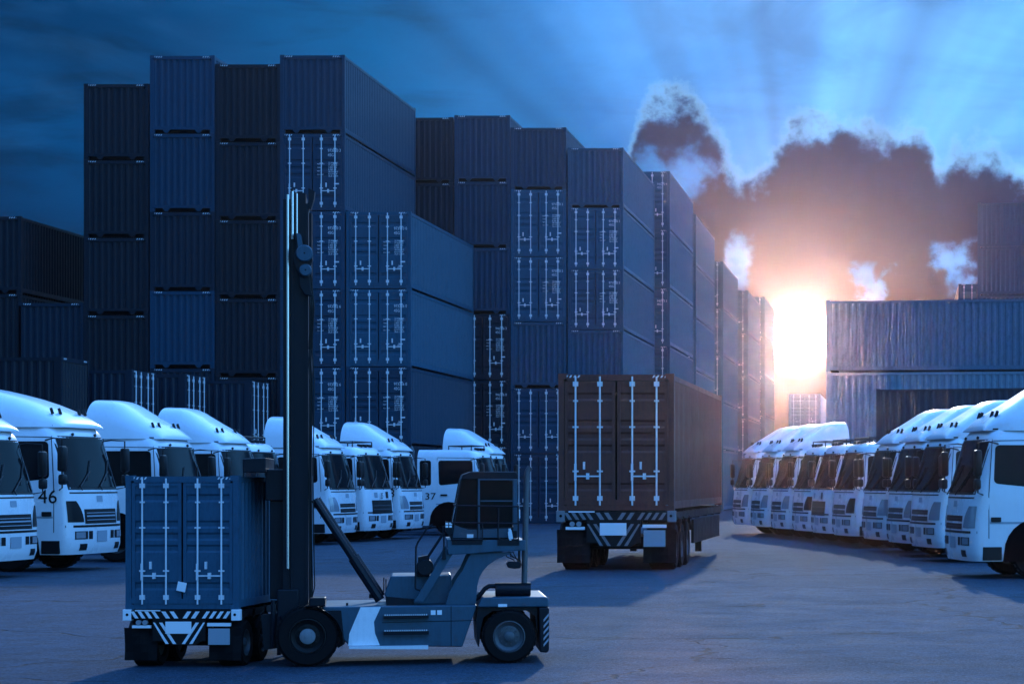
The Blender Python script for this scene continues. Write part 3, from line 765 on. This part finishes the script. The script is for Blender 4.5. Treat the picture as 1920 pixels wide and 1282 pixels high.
# ------------------------------------------------------------------ trailers (local: +y away from the viewer, origin under the rear bumper)
def make_trailer(L, full):
    root = empty('container_trailer')
    c = MB()
    for sx in (-1, 1): c.box(min(sx * .40, sx * .54), max(sx * .40, sx * .54), .12, L - .1, .92, 1.22)
    for y in [.25 + i * (L - .6) / 6 for i in range(7)]: c.box(-1.2, 1.2, y, y + .14, 1.02, 1.24)
    for sx in (-1, 1): c.box(min(sx * 1.12, sx * 1.2), max(sx * 1.12, sx * 1.2), .2, L - .2, 1.06, 1.22)
    c.box(-1.0, 1.0, .4, 3.2, .55, .70)
    c.build('chassis_frame', M['dark'], root)
    # rear bolster with chevrons
    b = MB(); b.box(-1.2, 1.2, 0, .14, 1.05, 1.24); bo = b.build('rear_bolster', M['dark'], root, bevel=.008)
    s = MB()
    for (a, e, dr) in ((-1.02, -.42, -1), (.42, 1.02, 1), (-.36, .36, 0)):
        n = 4
        for i in range(n):
            x = a + (e - a) * (i + .15) / n; wd = (e - a) / n * .5; sh_ = .10 * (dr if dr else (1 if x > 0 else -1))
            s.prism([(x, 1.07), (x + wd, 1.07), (x + wd + sh_, 1.22), (x + sh_, 1.22)], -.004, 0.001, 'y')
    s.build('chevron', M['bulk'], bo)
    k = MB(); k.box(-1.0, -.45, -.006, -.001, 1.225, 1.25); k.build('reflector_strip', M['plate_w'], bo)
    for sx in (-1, 1):
        q = MB(); q.box(min(sx * 1.08, sx * 1.26), max(sx * 1.08, sx * 1.26), -.03, .16, 1.02, 1.26); q2 = q.build('twist_lock_block', M['plate_w'], root, bevel=.012)
        h = MB(); h.tube([(sx * 1.16, -.034, 1.15), (sx * 1.16, -.02, 1.15)], .03, 10); h.build('lock_hole_shade', M['gap'], q2)  # black disc painted for the shade inside the hole
    # chevron apron with the number plate
    a = MB(); a.prism([(-.62, .58), (-.30, .58), (-.16, .50), (.30, .50), (.44, .58), (.52, .58), (.52, 1.05), (-.62, 1.05)], .0, .05, 'y'); ap = a.build('rear_apron', M['dark'], root)
    s = MB()
    for i in range(6):
        o = i * .16
        for sx in (-1, 1):
            xc = -.05
            lo = [(xc + sx * (.06 + o), .52 if o < .2 else .60), (xc + sx * (.13 + o), .52 if o < .2 else .60)]
            hi_x = .30
            p = [lo[0], lo[1], (min(.51, max(-.61, xc + sx * (.13 + o + hi_x))), .98), (min(.51, max(-.61, xc + sx * (.06 + o + hi_x))), .98)]
            if abs(p[2][0] - p[3][0]) > .005 and abs(lo[1][0] - xc) < .56: s.prism(p, -.004, .001, 'y')
    s.build('chevron', M['bulk'], ap)
    pl = MB(); pl.box(-.34, .22, -.02, -.008, .74, 1.0); pl.build('number_plate', M['plate_w'], ap, bevel=.005)
    l = MB(); l.box(.56, 1.06, -.01, .06, .90, .97); l.build('light_bar', M['plate_w'], root)
    l = MB(); l.box(.58, 1.04, -.012, .03, .50, .85); l.build('grey_plate', M['plate'], root, bevel=.006)
    l = MB(); l.box(-1.06, -.66, -.01, .06, .86, .92); l.build('light_bar', M['plate_w'], root)
    t = MB(); t.tube([(-.92, -.03, .98), (-.92, .05, .98)], .055, 12); t.tube([(-.78, -.03, .98), (-.78, .05, .98)], .055, 12); t.build('tail_lamp', M['lamp'], root)
    for sx in (-1, 1):
        f = MB(); x0, x1 = sorted((sx * .56, sx * 1.26)); f.grid([[(x0 + (x1 - x0) * i / 4, .10 + .03 * math.sin(i * 1.3 + j), .16 + (.86 - .16) * j / 4) for i in range(5)] for j in range(5)])
        f.grid([[(x0 + (x1 - x0) * i / 4, .115 + .03 * math.sin(i * 1.3 + j), .16 + (.86 - .16) * j / 4) for i in range(5)] for j in range(5)])
        f.build('mud_flap', M['rubber'], root)
    for k in range(3 if full else 2):
        y = .75 + k * 1.25
        for sx in (-1, 1): wheel(root, sx * .92, y, .50, .50, .56, 'x', side=sx)
        MB().tube([(-.9, y, .5), (.9, y, .5)], .07, 8).build('axle', M['dark'], root)
        for sx in (-1, 1):
            m = MB(); arc = [(y + .62 * math.cos(R(a)), .52 + .60 * math.sin(R(a))) for a in range(25, 156, 13)]
            m.grid([[(x, yy, z) for yy, z in arc] for x in (sx * .62, sx * 1.22)]); m.build('mudguard', M['dark'], root)
    sk = MB()
    for sx in (-1, 1):
        x0, x1 = sorted((sx * 1.14, sx * 1.20))
        if full: sk.box(x0, x1, 4.6, L - .6, .45, 1.0)
        else: sk.box(x0, x1, 3.4, L - .4, .45, .98)
    sk.build('side_guard', M['dark'], root)
    if full:
        # landing legs and kingpin plate
        for x in (-.9, .75): MB().box(x, x + .15, L - 2.6, L - 2.4, .1, .95).build('landing_leg', M['dark'], root)
    return root
# near trailer and its container (seen from behind)
dT = 22.7; sT = F / dT; kT = 212 / (CW * sT)
tr = make_trailer(6.1, False); tr.location = (WX(340, dT), dT, 0); tr.scale = (kT,) * 3
tag(tr, 'container trailer with chevron rear bumper and white plate, carrying the near container', 'trailer')
p20 = make_container('door', 6.06)
p20.location = (WX(340, dT), dT + .02, 1.25 * kT); p20.scale = (kT, kT, kT * 1.0)
for ch in [p20] + [x for x in bpy.data.objects if x.parent == p20]: ch.color = (.028, .098, .155, 1)
for x in [y for q in kids(p20) for y in bpy.data.objects if y.parent == q]: x.color = (1, 1, 1, 1)
b = MB(); b.box(-.09, .10, -.05, -.035, .40, .60, Matrix.Rotation(R(12), 3, 'Y')); b.build('paper_tag', M['plate_w'], p20)
tag(p20, 'blue container on the near trailer beside the mast, doors facing the viewer', 'container', 'containers on trailers')
# trailer in the middle
dM = 47.2
tm = make_trailer(12.3, True); tm.location = (WX(1155, dM), dM, 0)
tag(tm, 'long container trailer driving away in the middle of the yard', 'trailer')
for q in bpy.data.objects:                              # its stripes and lock blocks are darker
    if q.name.split('.')[0] in ('chevron', 'twist_lock_block') and q.data and (q.parent == tm or (q.parent and q.parent.parent == tm)): q.data.materials[0] = M['dull']
cm = container('door', WX(1155, dM), dM + .02, 1.25, 'dusky container on the trailer in the middle, doors facing the viewer', 'containers on trailers', (.135, .042, .028), 0, 1.0)  # brown with extra red painted in for the warm glow

# ------------------------------------------------------------------ container handler (photo pixels -> its own metres on its near side)
dH = 23.0; PPM = 84.0; kH = PPM / (F / dH)
hd = empty('container_handler', (WX(770, dH), dH, 0), R(12.5), kH * .976)
tag(hd, 'dark blue container handler with tall mast and raised cab, in the foreground', 'handler')
def hp(px, py): return ((px - 770) / PPM, (1246.5 - py) / PPM)
def hpoly(pts): return [hp(*p) for p in pts]
WD = 3.4     # overall width of the machine
# chassis: two side plates and the body between them
ch = MB(); ch.prism(hpoly([(604, 1133), (896, 1133), (880, 1178), (868, 1214), (655, 1208), (628, 1180), (612, 1150)]), .25, WD - .25); chassis = ch.build('chassis', M['hblue'], hd, bevel=.03)
b = MB(); b.prism(hpoly([(676, 1134.5), (714, 1134.5), (701, 1163), (703, 1185), (712, 1208), (653, 1208), (655, 1185), (664, 1163)]), .235, .26); b.build('pale_side_panel', M['bulk'], chassis)
for y0, y1 in ((1151, 1157), (1181, 1188)):
    b = MB(); b.prism(hpoly([(719, y0), (804, y0), (804, y1), (719, y1)]), .12, .25)
    b.build('step', M['hdark'], hd)
b = MB()
for i in range(20):
    x = 721 + i * 4.1
    b.prism(hpoly([(x, 1148.5), (x + 2.2, 1148.5), (x + 2.2, 1151), (x, 1151)]), .12, .16)
    b.prism(hpoly([(x, 1178.5), (x + 2.2, 1178.5), (x + 2.2, 1181), (x, 1181)]), .12, .16)
b.build('step_teeth', M['galv'], hd)
b = MB(); b.prism(hpoly([(655, 1209), (803, 1209), (803, 1216), (655, 1213)]), .05, .30); b.build('foot_plate', M['galv'], hd)
b = MB(); b.prism(hpoly([(808, 1142), (817, 1142), (817, 1151), (808, 1151)]), .235, .25); b.prism(hpoly([(820, 1142), (829, 1142), (829, 1151), (820, 1151)]), .235, .25); b.build('warning_label', M['plate_w'], chassis)
# seam lines on the body
b = MB(); b.prism(hpoly([(716, 1164), (893, 1162), (893, 1163.2), (716, 1165.2)]), .244, .25); b.prism(hpoly([(846, 1134), (847.2, 1134), (847.2, 1212), (846, 1212)]), .244, .25); b.build('body_seam', M['hdark'], chassis)
# front fender over the drive wheel
b = MB()
fen = [(578 + 66 * math.cos(R(a)), 1197 - 66 * math.sin(R(a))) for a in range(95, -31, -9)]
b.grid([[(hp(*p)[0], y, hp(*p)[1]) for p in fen] for y in (.02, .62)]); b.grid([[(hp(p[0] * 1 + (578 - p[0]) * .05, p[1] + (1197 - p[1]) * .05)[0], y, hp(p[0], p[1] + (1197 - p[1]) * .05)[1]) for p in fen] for y in (.02, .62)])
b.build('front_fender', M['hdark'], hd)
b = MB(); b.prism(hpoly([(582, 1115), (611, 1115), (611, 1131), (582, 1131)]), .1, .7); b.build('tool_box', M['hdark'], hd, bevel=.02)
b = MB(); b.prism(hpoly([(610, 1140), (640, 1140), (646, 1205), (634, 1212)]), .22, 1.0); b.build('fender_brace', M['hdark'], hd)
# wheels
for px, r, wd_, hubm in ((578, 58, .50, 'dark'), (957, 52, .48, 'rim')):
    for yy in ((.30, 3.1) if px < 700 else (.35, 2.95)):
        x, _ = hp(px, 0); rr = r / PPM
        wheel(hd, x, yy, rr, rr, wd_, 'y', hub=hubm, side=-1 if yy < 1 else 1)
b = MB().tube([(hp(578, 0)[0], .3, .69), (hp(578, 0)[0], 3.1, .69)], .18, 12); b.build('front_axle', M['hdark'], hd)
b = MB().tube([(hp(957, 0)[0], .3, .62), (hp(957, 0)[0], 2.95, .62)], .12, 12); b.build('rear_axle', M['hdark'], hd)
# engine hood
b = MB(); b.prism(hpoly([(733, 1077), (848, 1077), (848, 1133), (728, 1133), (720, 1112)]), .75, 2.7); b.build('engine_hood', M['hblue'], hd, bevel=.03)
b = MB(); b.prism(hpoly([(722, 1116), (776, 1122), (776, 1133), (724, 1133)]), .55, .75); b.build('hood_skirt', M['hdark'], hd)
# cab supports: thin front strut, swept rear pillar, both on either side
for yy in (.40, 2.75):
    b = MB(); b.prism(hpoly([(776, 1126), (794, 1127), (850, 1034), (846, 1022), (838, 1024)]), yy, yy + .10); b.build('front_strut', M['hblue'], hd, bevel=.01)
    arc = [(968, 1031), (950, 1038), (932, 1046), (918, 1056), (908, 1067), (901, 1080), (897, 1096), (894, 1133)]
    b = MB(); b.prism(hpoly([(836, 1133), (842, 1110), (856, 1085), (868, 1068), (878, 1045), (884, 1033)] + arc), yy, yy + .14); b.build('rear_pillar', M['hblue'], hd, bevel=.012)
# platform
b = MB(); b.prism(hpoly([(839, 1006), (989, 1008), (989, 1028), (930, 1030), (880, 1034), (841, 1035)]), .30, 3.0); plat = b.build('cab_platform', M['hblue'], hd, bevel=.015)
b = MB(); b.prism(hpoly([(848, 1007), (906, 1007), (906, 1016), (848, 1016)]), .285, .299); b.prism(hpoly([(935, 1005), (977, 1005), (977, 1018), (935, 1018)]), .285, .299); b.build('kick_plate', M['hdark'], plat)
# cab: shell, glass, door frame
cabz = hpoly([(846, 1005), (852, 976), (868, 884), (880, 876), (974, 876), (974, 1005)])
b = MB()
b.prism(hpoly([(866, 890), (869, 880), (885, 874), (972, 874), (975, 880), (975, 888)]), .50, 2.55)       # roof
b.prism(hpoly([(846, 1005), (849, 980), (870, 984), (900, 985), (974, 982), (974, 1005)]), .52, 2.53)      # lower shell
cabo = b.build('cab_shell', M['hdark'], hd, bevel=.02)
b = MB(); b.prism(hpoly([(847.5, 1003), (850, 976), (864, 982), (880, 987), (897, 987), (897, 1003)]), .50, .521); b.prism(hpoly([(903, 987), (958, 985), (958, 1003), (903, 1003)]), .50, .521); b.build('cab_side_panel', M['hblue'], cabo)
b = MB(); b.prism(hpoly([(877, 996), (889.5, 996), (889.5, 1003), (877, 1003)]), .485, .499); b.build('paper_sign', M['plate_w'], cabo)
b = MB()
for yy in (.50, 2.47):
    b.prism(hpoly([(898, 888), (902, 888), (902, 1004), (898, 1004)]), yy, yy + .08)
    b.prism(hpoly([(966, 888), (974, 888), (974, 990), (966, 990)]), yy, yy + .08)
    b.prism(hpoly([(902, 888), (966, 888), (966, 891), (902, 891)]), yy, yy + .08)
b.build('door_frame', M['hblue'], cabo, bevel=.008)
b = MB()
for yy in (.50, 2.49): b.prism(hpoly([(848, 982), (851, 982), (868, 888), (865, 888)]), yy, yy + .06)
b.build('front_post', M['hdark'], cabo)
b = MB(); b.prism(hpoly([(852, 983), (867, 889), (897, 889), (897, 986), (880, 986), (866, 984)]), .53, .545)
b.prism(hpoly([(903, 892), (965, 892), (965, 984), (903, 984)]), .53, .545); b.build('side_glass', M['glass'], cabo)
b = MB(); b.prism(hpoly([(852, 983), (867, 889), (966, 889), (966, 984)]), 2.49, 2.50); b.build('side_glass', M['glass'], cabo)
b = MB(); b.prism(hpoly([(849.5, 982), (866, 889), (867, 889), (850.5, 982)]), .56, 2.46); b.build('front_glass', M['glass'], cabo)
b = MB(); b.prism(hpoly([(903, 930), (966, 930), (966, 932.5), (903, 932.5)]), .50, .53); b.build('door_bar', M['hblue'], cabo)
b = MB(); b.prism(hpoly([(918, 975), (945, 975), (945, 985), (918, 985)]), 1.2, 1.8); b.prism(hpoly([(938, 930), (948, 930), (946, 975), (936, 975)]), 1.2, 1.8); b.build('operator_seat', M['seat'], hd, bevel=.04)
# railings round the platform
b = MB()
def hv(px, py, y): x, z = hp(px, py); return (x, y, z)
for seg in ([(856, 940, .28), (975, 942, .28)], [(846, 973, .28), (975, 975, .28)], [(848, 1006, .28), (858, 936, .28)], [(897, 1006, .28), (897, 940, .28)], [(906, 1010, .28), (906, 975, .28)],
            [(936, 1008, .28), (937, 944, .28)], [(975, 1012, .28), (975, 940, .28)], [(975, 942, .28), (975, 942, 2.9)], [(856, 940, .28), (856, 940, 2.9)], [(846, 1006, .28), (906, 1006, .28)]):
    b.tube([hv(*q) for q in seg], .020, 6)
b.build('platform_railing', M['hdark'], hd)
b = MB(); b.tube([hv(838, 1000, .5), hv(838, 980, .5)], .09, 8); b.prism(hpoly([(836, 970), (848, 974), (848, 1006), (836, 990)]), .3, .6); b.build('lamp_bracket', M['hdark'], hd)
b = MB()
for q in (836, 843):
    for z in (973, 978.5): b.prism(hpoly([(q, z), (q + 5, z), (q + 5, z + 4), (q, z + 4)]), .27, .30)
b.build('work_light', M['plate_w'], hd)
b = MB(); b.prism(hpoly([(955, 992), (962, 988), (965, 1005), (957, 1006)]), .26, .4); b.tube([hv(958, 985, .3), hv(960, 1008, .3)], .03, 8); b.build('rear_work_light', M['galv'], hd)
b = MB(); b.prism(hpoly([(976, 948), (978.5, 948), (978.5, 965), (976, 965)]), .27, .36); b.build('grab_strip', M['plate_w'], hd)
# ladder rails up to the cab and the grab rails
b = MB()
b.tube([hv(779, 1100, .30), hv(780, 1020, .30), hv(784, 1010, .30), hv(800, 985, .30), hv(812, 976, .30)], .024, 6)
b.tube([hv(779, 1100, .30), hv(788, 1104, .30)], .024, 6)
b.tube([hv(801, 1042, .34), hv(833, 992, .34)], .035, 6)
b.tube([hv(833, 1040, .34), hv(833, 996, .34)], .022, 6)
b.build('ladder_rail', M['hdark'], hd)
b = MB(); b.prism(hpoly([(831, 1022), (835, 1022), (837, 1044), (829, 1044)]), .30, .40); b.build('strut_bracket', M['hdark'], hd)
# round spare tank / air cleaner by the ladder
b = MB(); b.lathe([(.01, -.3), (.17, -.3), (.20, -.25), (.20, .25), (.17, .3), (.01, .3)], (hp(797, 0)[0], .75, hp(0, 1060)[1]), 'y', 20); b.prism(hpoly([(784, 1040), (804, 1036), (806, 1046), (784, 1052)]), .5, 1.0); b.prism(hpoly([(780, 1062), (806, 1062), (806, 1078), (780, 1078)]), .6, 1.0)
b.build('air_cleaner', M['hdark'], hd, smooth=True)
# rear body and counterweight
b = MB(); b.prism(hpoly([(896, 1137), (905, 1118), (1029, 1118), (1033, 1122), (1034, 1138)]), .15, WD - .15); b.build('counterweight_top', M['hblue'], hd, bevel=.03)
b = MB(); b.prism(hpoly([(898, 1138.5), (1012, 1138.5), (1012, 1200), (1008, 1156), (990, 1145), (925, 1145), (908, 1158), (903, 1180), (900, 1215), (897, 1212), (894, 1165)]), .3, WD - .3); b.build('rear_fender', M['hdark'], hd)
b = MB(); b.prism(hpoly([(1014, 1139), (1034, 1139), (1034, 1222), (1030, 1227), (1016, 1226)]), .12, WD - .12); cwt = b.build('counterweight', M['hdark'], hd, bevel=.03)
b = MB()
for i in range(5):
    y = 1150 + i * 12
    b.prism(hpoly([(1023, y + 12), (1033, y), (1033, y + 5), (1023, y + 17)]), .108, .119)
b.build('chevron', M['plate'], cwt)
b = MB(); b.prism(hpoly([(936, 1131), (953, 1131), (953, 1136.5), (936, 1136.5)]), .135, .149); b.build('rating_plate', M['plate_w'], hd)
# muffler, intake pipe, exhaust stack
mx0, mz = hp(932, 1105); mx1, _ = hp(1000, 1105)
b = MB().lathe([(.02, mx0), (.15, mx0), (.155, mx0 + .02), (.155, mx1 - .02), (.15, mx1), (.02, mx1)], (0, .62, mz), 'x', 20); b.prism(hpoly([(932, 1092), (1000, 1092), (1000, 1096), (932, 1096)]), .5, .75)
b.build('muffler', M['hdark'], hd, smooth=True)
b = MB().tube([hv(932, 1098, .62), hv(920, 1098, .62), hv(912, 1103, .62), hv(900, 1118, .62), hv(890, 1126, .62)], .055, 10); b.build('muffler_inlet', M['hdark'], hd, smooth=True)
b = MB().tube([hv(988, 1092, .62), hv(989, 1040, .62), hv(990, 990, .62), hv(992.5, 900, .62), hv(993, 882, .62), hv(995, 872, .62), hv(1000, 865, .62)], .068, 12); b.build('exhaust_stack', M['rim'], hd, smooth=True)
b = MB().prism(hpoly([(884, 1110), (890, 1098), (893, 1098), (893, 1133), (884, 1133)]), .45, .8); b.build('rear_bracket', M['hdark'], hd)
# cables and horn hanging under the platform
b = MB()
for k, (a, c) in enumerate(((955, 968), (960, 980), (966, 974), (958, 977))):
    b.tube([hv(a, 1031, .6 + .05 * k), hv(a - 2 + 3 * k, 1040, .6), hv(c, 1047, .62), hv(c + 2, 1056, .6)], .012, 5)
b.tube([hv(978, 1028, .6), hv(978, 1052, .6)], .03, 6)
b.build('hanging_cable', M['plastic'], hd)
b = MB(); b.prism(hpoly([(953, 1054), (958, 1050), (980, 1051), (983, 1055), (980, 1063), (968, 1064), (956, 1062)]), .45, .8); b.build('horn', M['hdark'], hd, bevel=.02)
# tilt cylinder from the hood to the mast
for yy in (.9, 2.5):
    b = MB(); b.tube([hv(712, 1124, yy), hv(660, 1042, yy)], .115, 10); b.tube([hv(660, 1042, yy), hv(588, 928, yy)], .085, 10); b.build('tilt_cylinder', M['hdark'], hd, smooth=True)
b = MB(); b.tube([hv(695, 1120, .9), hv(695, 1112, .9)], .05, 8); b.tube([hv(719, 1080, .85), hv(719, 1108, .85)], .014, 5); b.tube([hv(723, 1083, .85), hv(723, 1108, .85)], .014, 5); b.tube([hv(650, 1128, .7), hv(650, 1134, .7)], .03, 6); b.build('valve_post', M['hdark'], hd)
# mast: outer and inner rails on both sides, cross members, hydraulic lines, chains
for yy in (.55, 2.35):
    b = MB(); b.prism(hpoly([(549, 340), (573, 340), (573, 1140), (549, 1140)]), yy, yy + .30); b.prism(hpoly([(545, 332), (549.5, 332), (549.5, 1142), (545, 1142)]), yy - .03, yy + .33); b.prism(hpoly([(572.5, 360), (578, 360), (578, 1142), (572.5, 1142)]), yy - .03, yy + .33)
    b.build('outer_mast', M['hdark'], hd)
    b = MB(); b.prism(hpoly([(531, 352), (544, 352), (544, 1135), (531, 1135)]), yy + .04, yy + .26); b.build('inner_mast', M['hdark'], hd)
    b = MB(); b.tube([hv(540, 1060, yy - .06), hv(540, 344, yy - .06)], .035, 8); b.build('lift_rod', M['steel'], hd, smooth=True)
    b = MB(); b.tube([hv(549, 430, yy - .10), hv(549, 338, yy - .10)], .034, 8); b.tube([hv(557, 430, yy - .10), hv(557, 342, yy - .10)], .025, 8); b.build('lift_chain', M['steel'], hd, smooth=True)
b = MB()
for py in (336, 560, 760, 930, 1100): b.prism(hpoly([(552, py), (570, py), (570, py + 22), (552, py + 22)]), .85, 2.35)
b.build('mast_crossbeam', M['hdark'], hd)
b = MB()
for k, px in enumerate((581, 585, 589)):
    b.tube([hv(px - 4, 640, .55), hv(px, 700, .5), hv(px - 2, 900, .5), hv(px, 1050, .5), hv(px + 1, 1095, .5), hv(584, 1120, .5), hv(592, 1132, .6)], .014, 5)
b.build('hydraulic_hose', M['plastic'], hd)
# carriage sheave cluster halfway up
b = MB()
b.prism(hpoly([(556, 420), (562, 418), (566, 424), (568, 440), (584, 446), (587, 470), (580, 492), (572, 506), (562, 500), (555, 484), (550, 468), (556, 450)]), .30, .56)
b.prism(hpoly([(562, 480), (578, 484), (584, 530), (588, 540), (572, 536), (562, 520)]), .32, .50)
b.build('hose_carriage', M['hdark'], hd, bevel=.015)
b = MB(); b.lathe([(.02, -.08), (.17, -.08), (.19, -.05), (.15, 0), (.19, .05), (.17, .08), (.02, .08)], (hp(572, 0)[0], .24, hp(0, 458)[1]), 'y', 20); b.lathe([(.02, -.07), (.12, -.07), (.14, -.04), (.11, 0), (.14, .04), (.12, .07)], (hp(574, 0)[0], .24, hp(0, 490)[1]), 'y', 18); b.build('sheave', M['hblue'], hd, smooth=True)
b = MB(); b.prism(hpoly([(557, 422), (561, 419), (566, 424), (568, 445), (560, 447)]), .27, .30); b.build('lug', M['hblue'], hd)
b = MB()
for k in range(3): b.tube([hv(578 + 3 * k, 500, .35), hv(583 + 3 * k, 560, .35), hv(580 + 2 * k, 640, .45)], .02, 6)
b.build('carriage_hose', M['plastic'], hd)
b = MB(); b.prism(hpoly([(578, 330), (590, 336), (588, 352), (582, 372), (578, 366)]), .55, .9); b.build('mast_head', M['hdark'], hd)
# lower end of the mast and bracket of the carriage toward the container
b = MB(); b.prism(hpoly([(520, 1100), (560, 1100), (562, 1150), (540, 1190), (520, 1185)]), .5, 2.7); b.build('mast_foot', M['hdark'], hd, bevel=.03)
b = MB(); b.prism(hpoly([(497, 870), (531, 870), (531, 930), (497, 930)]), .8, 2.4); b.prism(hpoly([(505, 930), (531, 930), (531, 1120), (505, 1120)]), .9, 1.1); b.prism(hpoly([(505, 930), (531, 930), (531, 1120), (505, 1120)]), 2.1, 2.3); b.build('lift_carriage', M['hdark'], hd, bevel=.02)
b = MB(); b.prism(hpoly([(458, 850), (500, 848), (500, 876), (458, 876)]), .3, 3.6); b.build('spreader_beam', M['hdark'], hd, bevel=.02)
b = MB(); b.tube([hv(513, 1120, .45), hv(513, 1210, .45)], .05, 8); b.tube([hv(524, 1150, .45), hv(524, 1225, .45)], .045, 8); b.prism(hpoly([(490, 1150), (526, 1146), (526, 1212), (496, 1216)]), .6, 1.2); b.build('valve_block', M['hdark'], hd)

# ------------------------------------------------------------------ haze
hz = MB(); hz.box(-280, 280, -60, 205, -1.0, 20.0)
hzm = bpy.data.materials.new('evening_haze'); hzm.use_nodes = True
t = NT(hzm.node_tree); t.n.clear()
pv = t.node('ShaderNodeVolumePrincipled'); pv.inputs['Color'].default_value = (.92, .94, 1.0, 1); pv.inputs['Density'].default_value = .00016; pv.inputs['Anisotropy'].default_value = .96
om = t.node('ShaderNodeOutputMaterial'); t.l.new(pv.outputs[0], om.inputs['Volume'])
hzo = hz.build('haze', hzm); tag(hzo, kind='stuff')

# ------------------------------------------------------------------ drop the unplaced prototypes
def drop(o):
    for c in kids(o): drop(c)
    bpy.data.objects.remove(o)
for o in SPARE: drop(o)
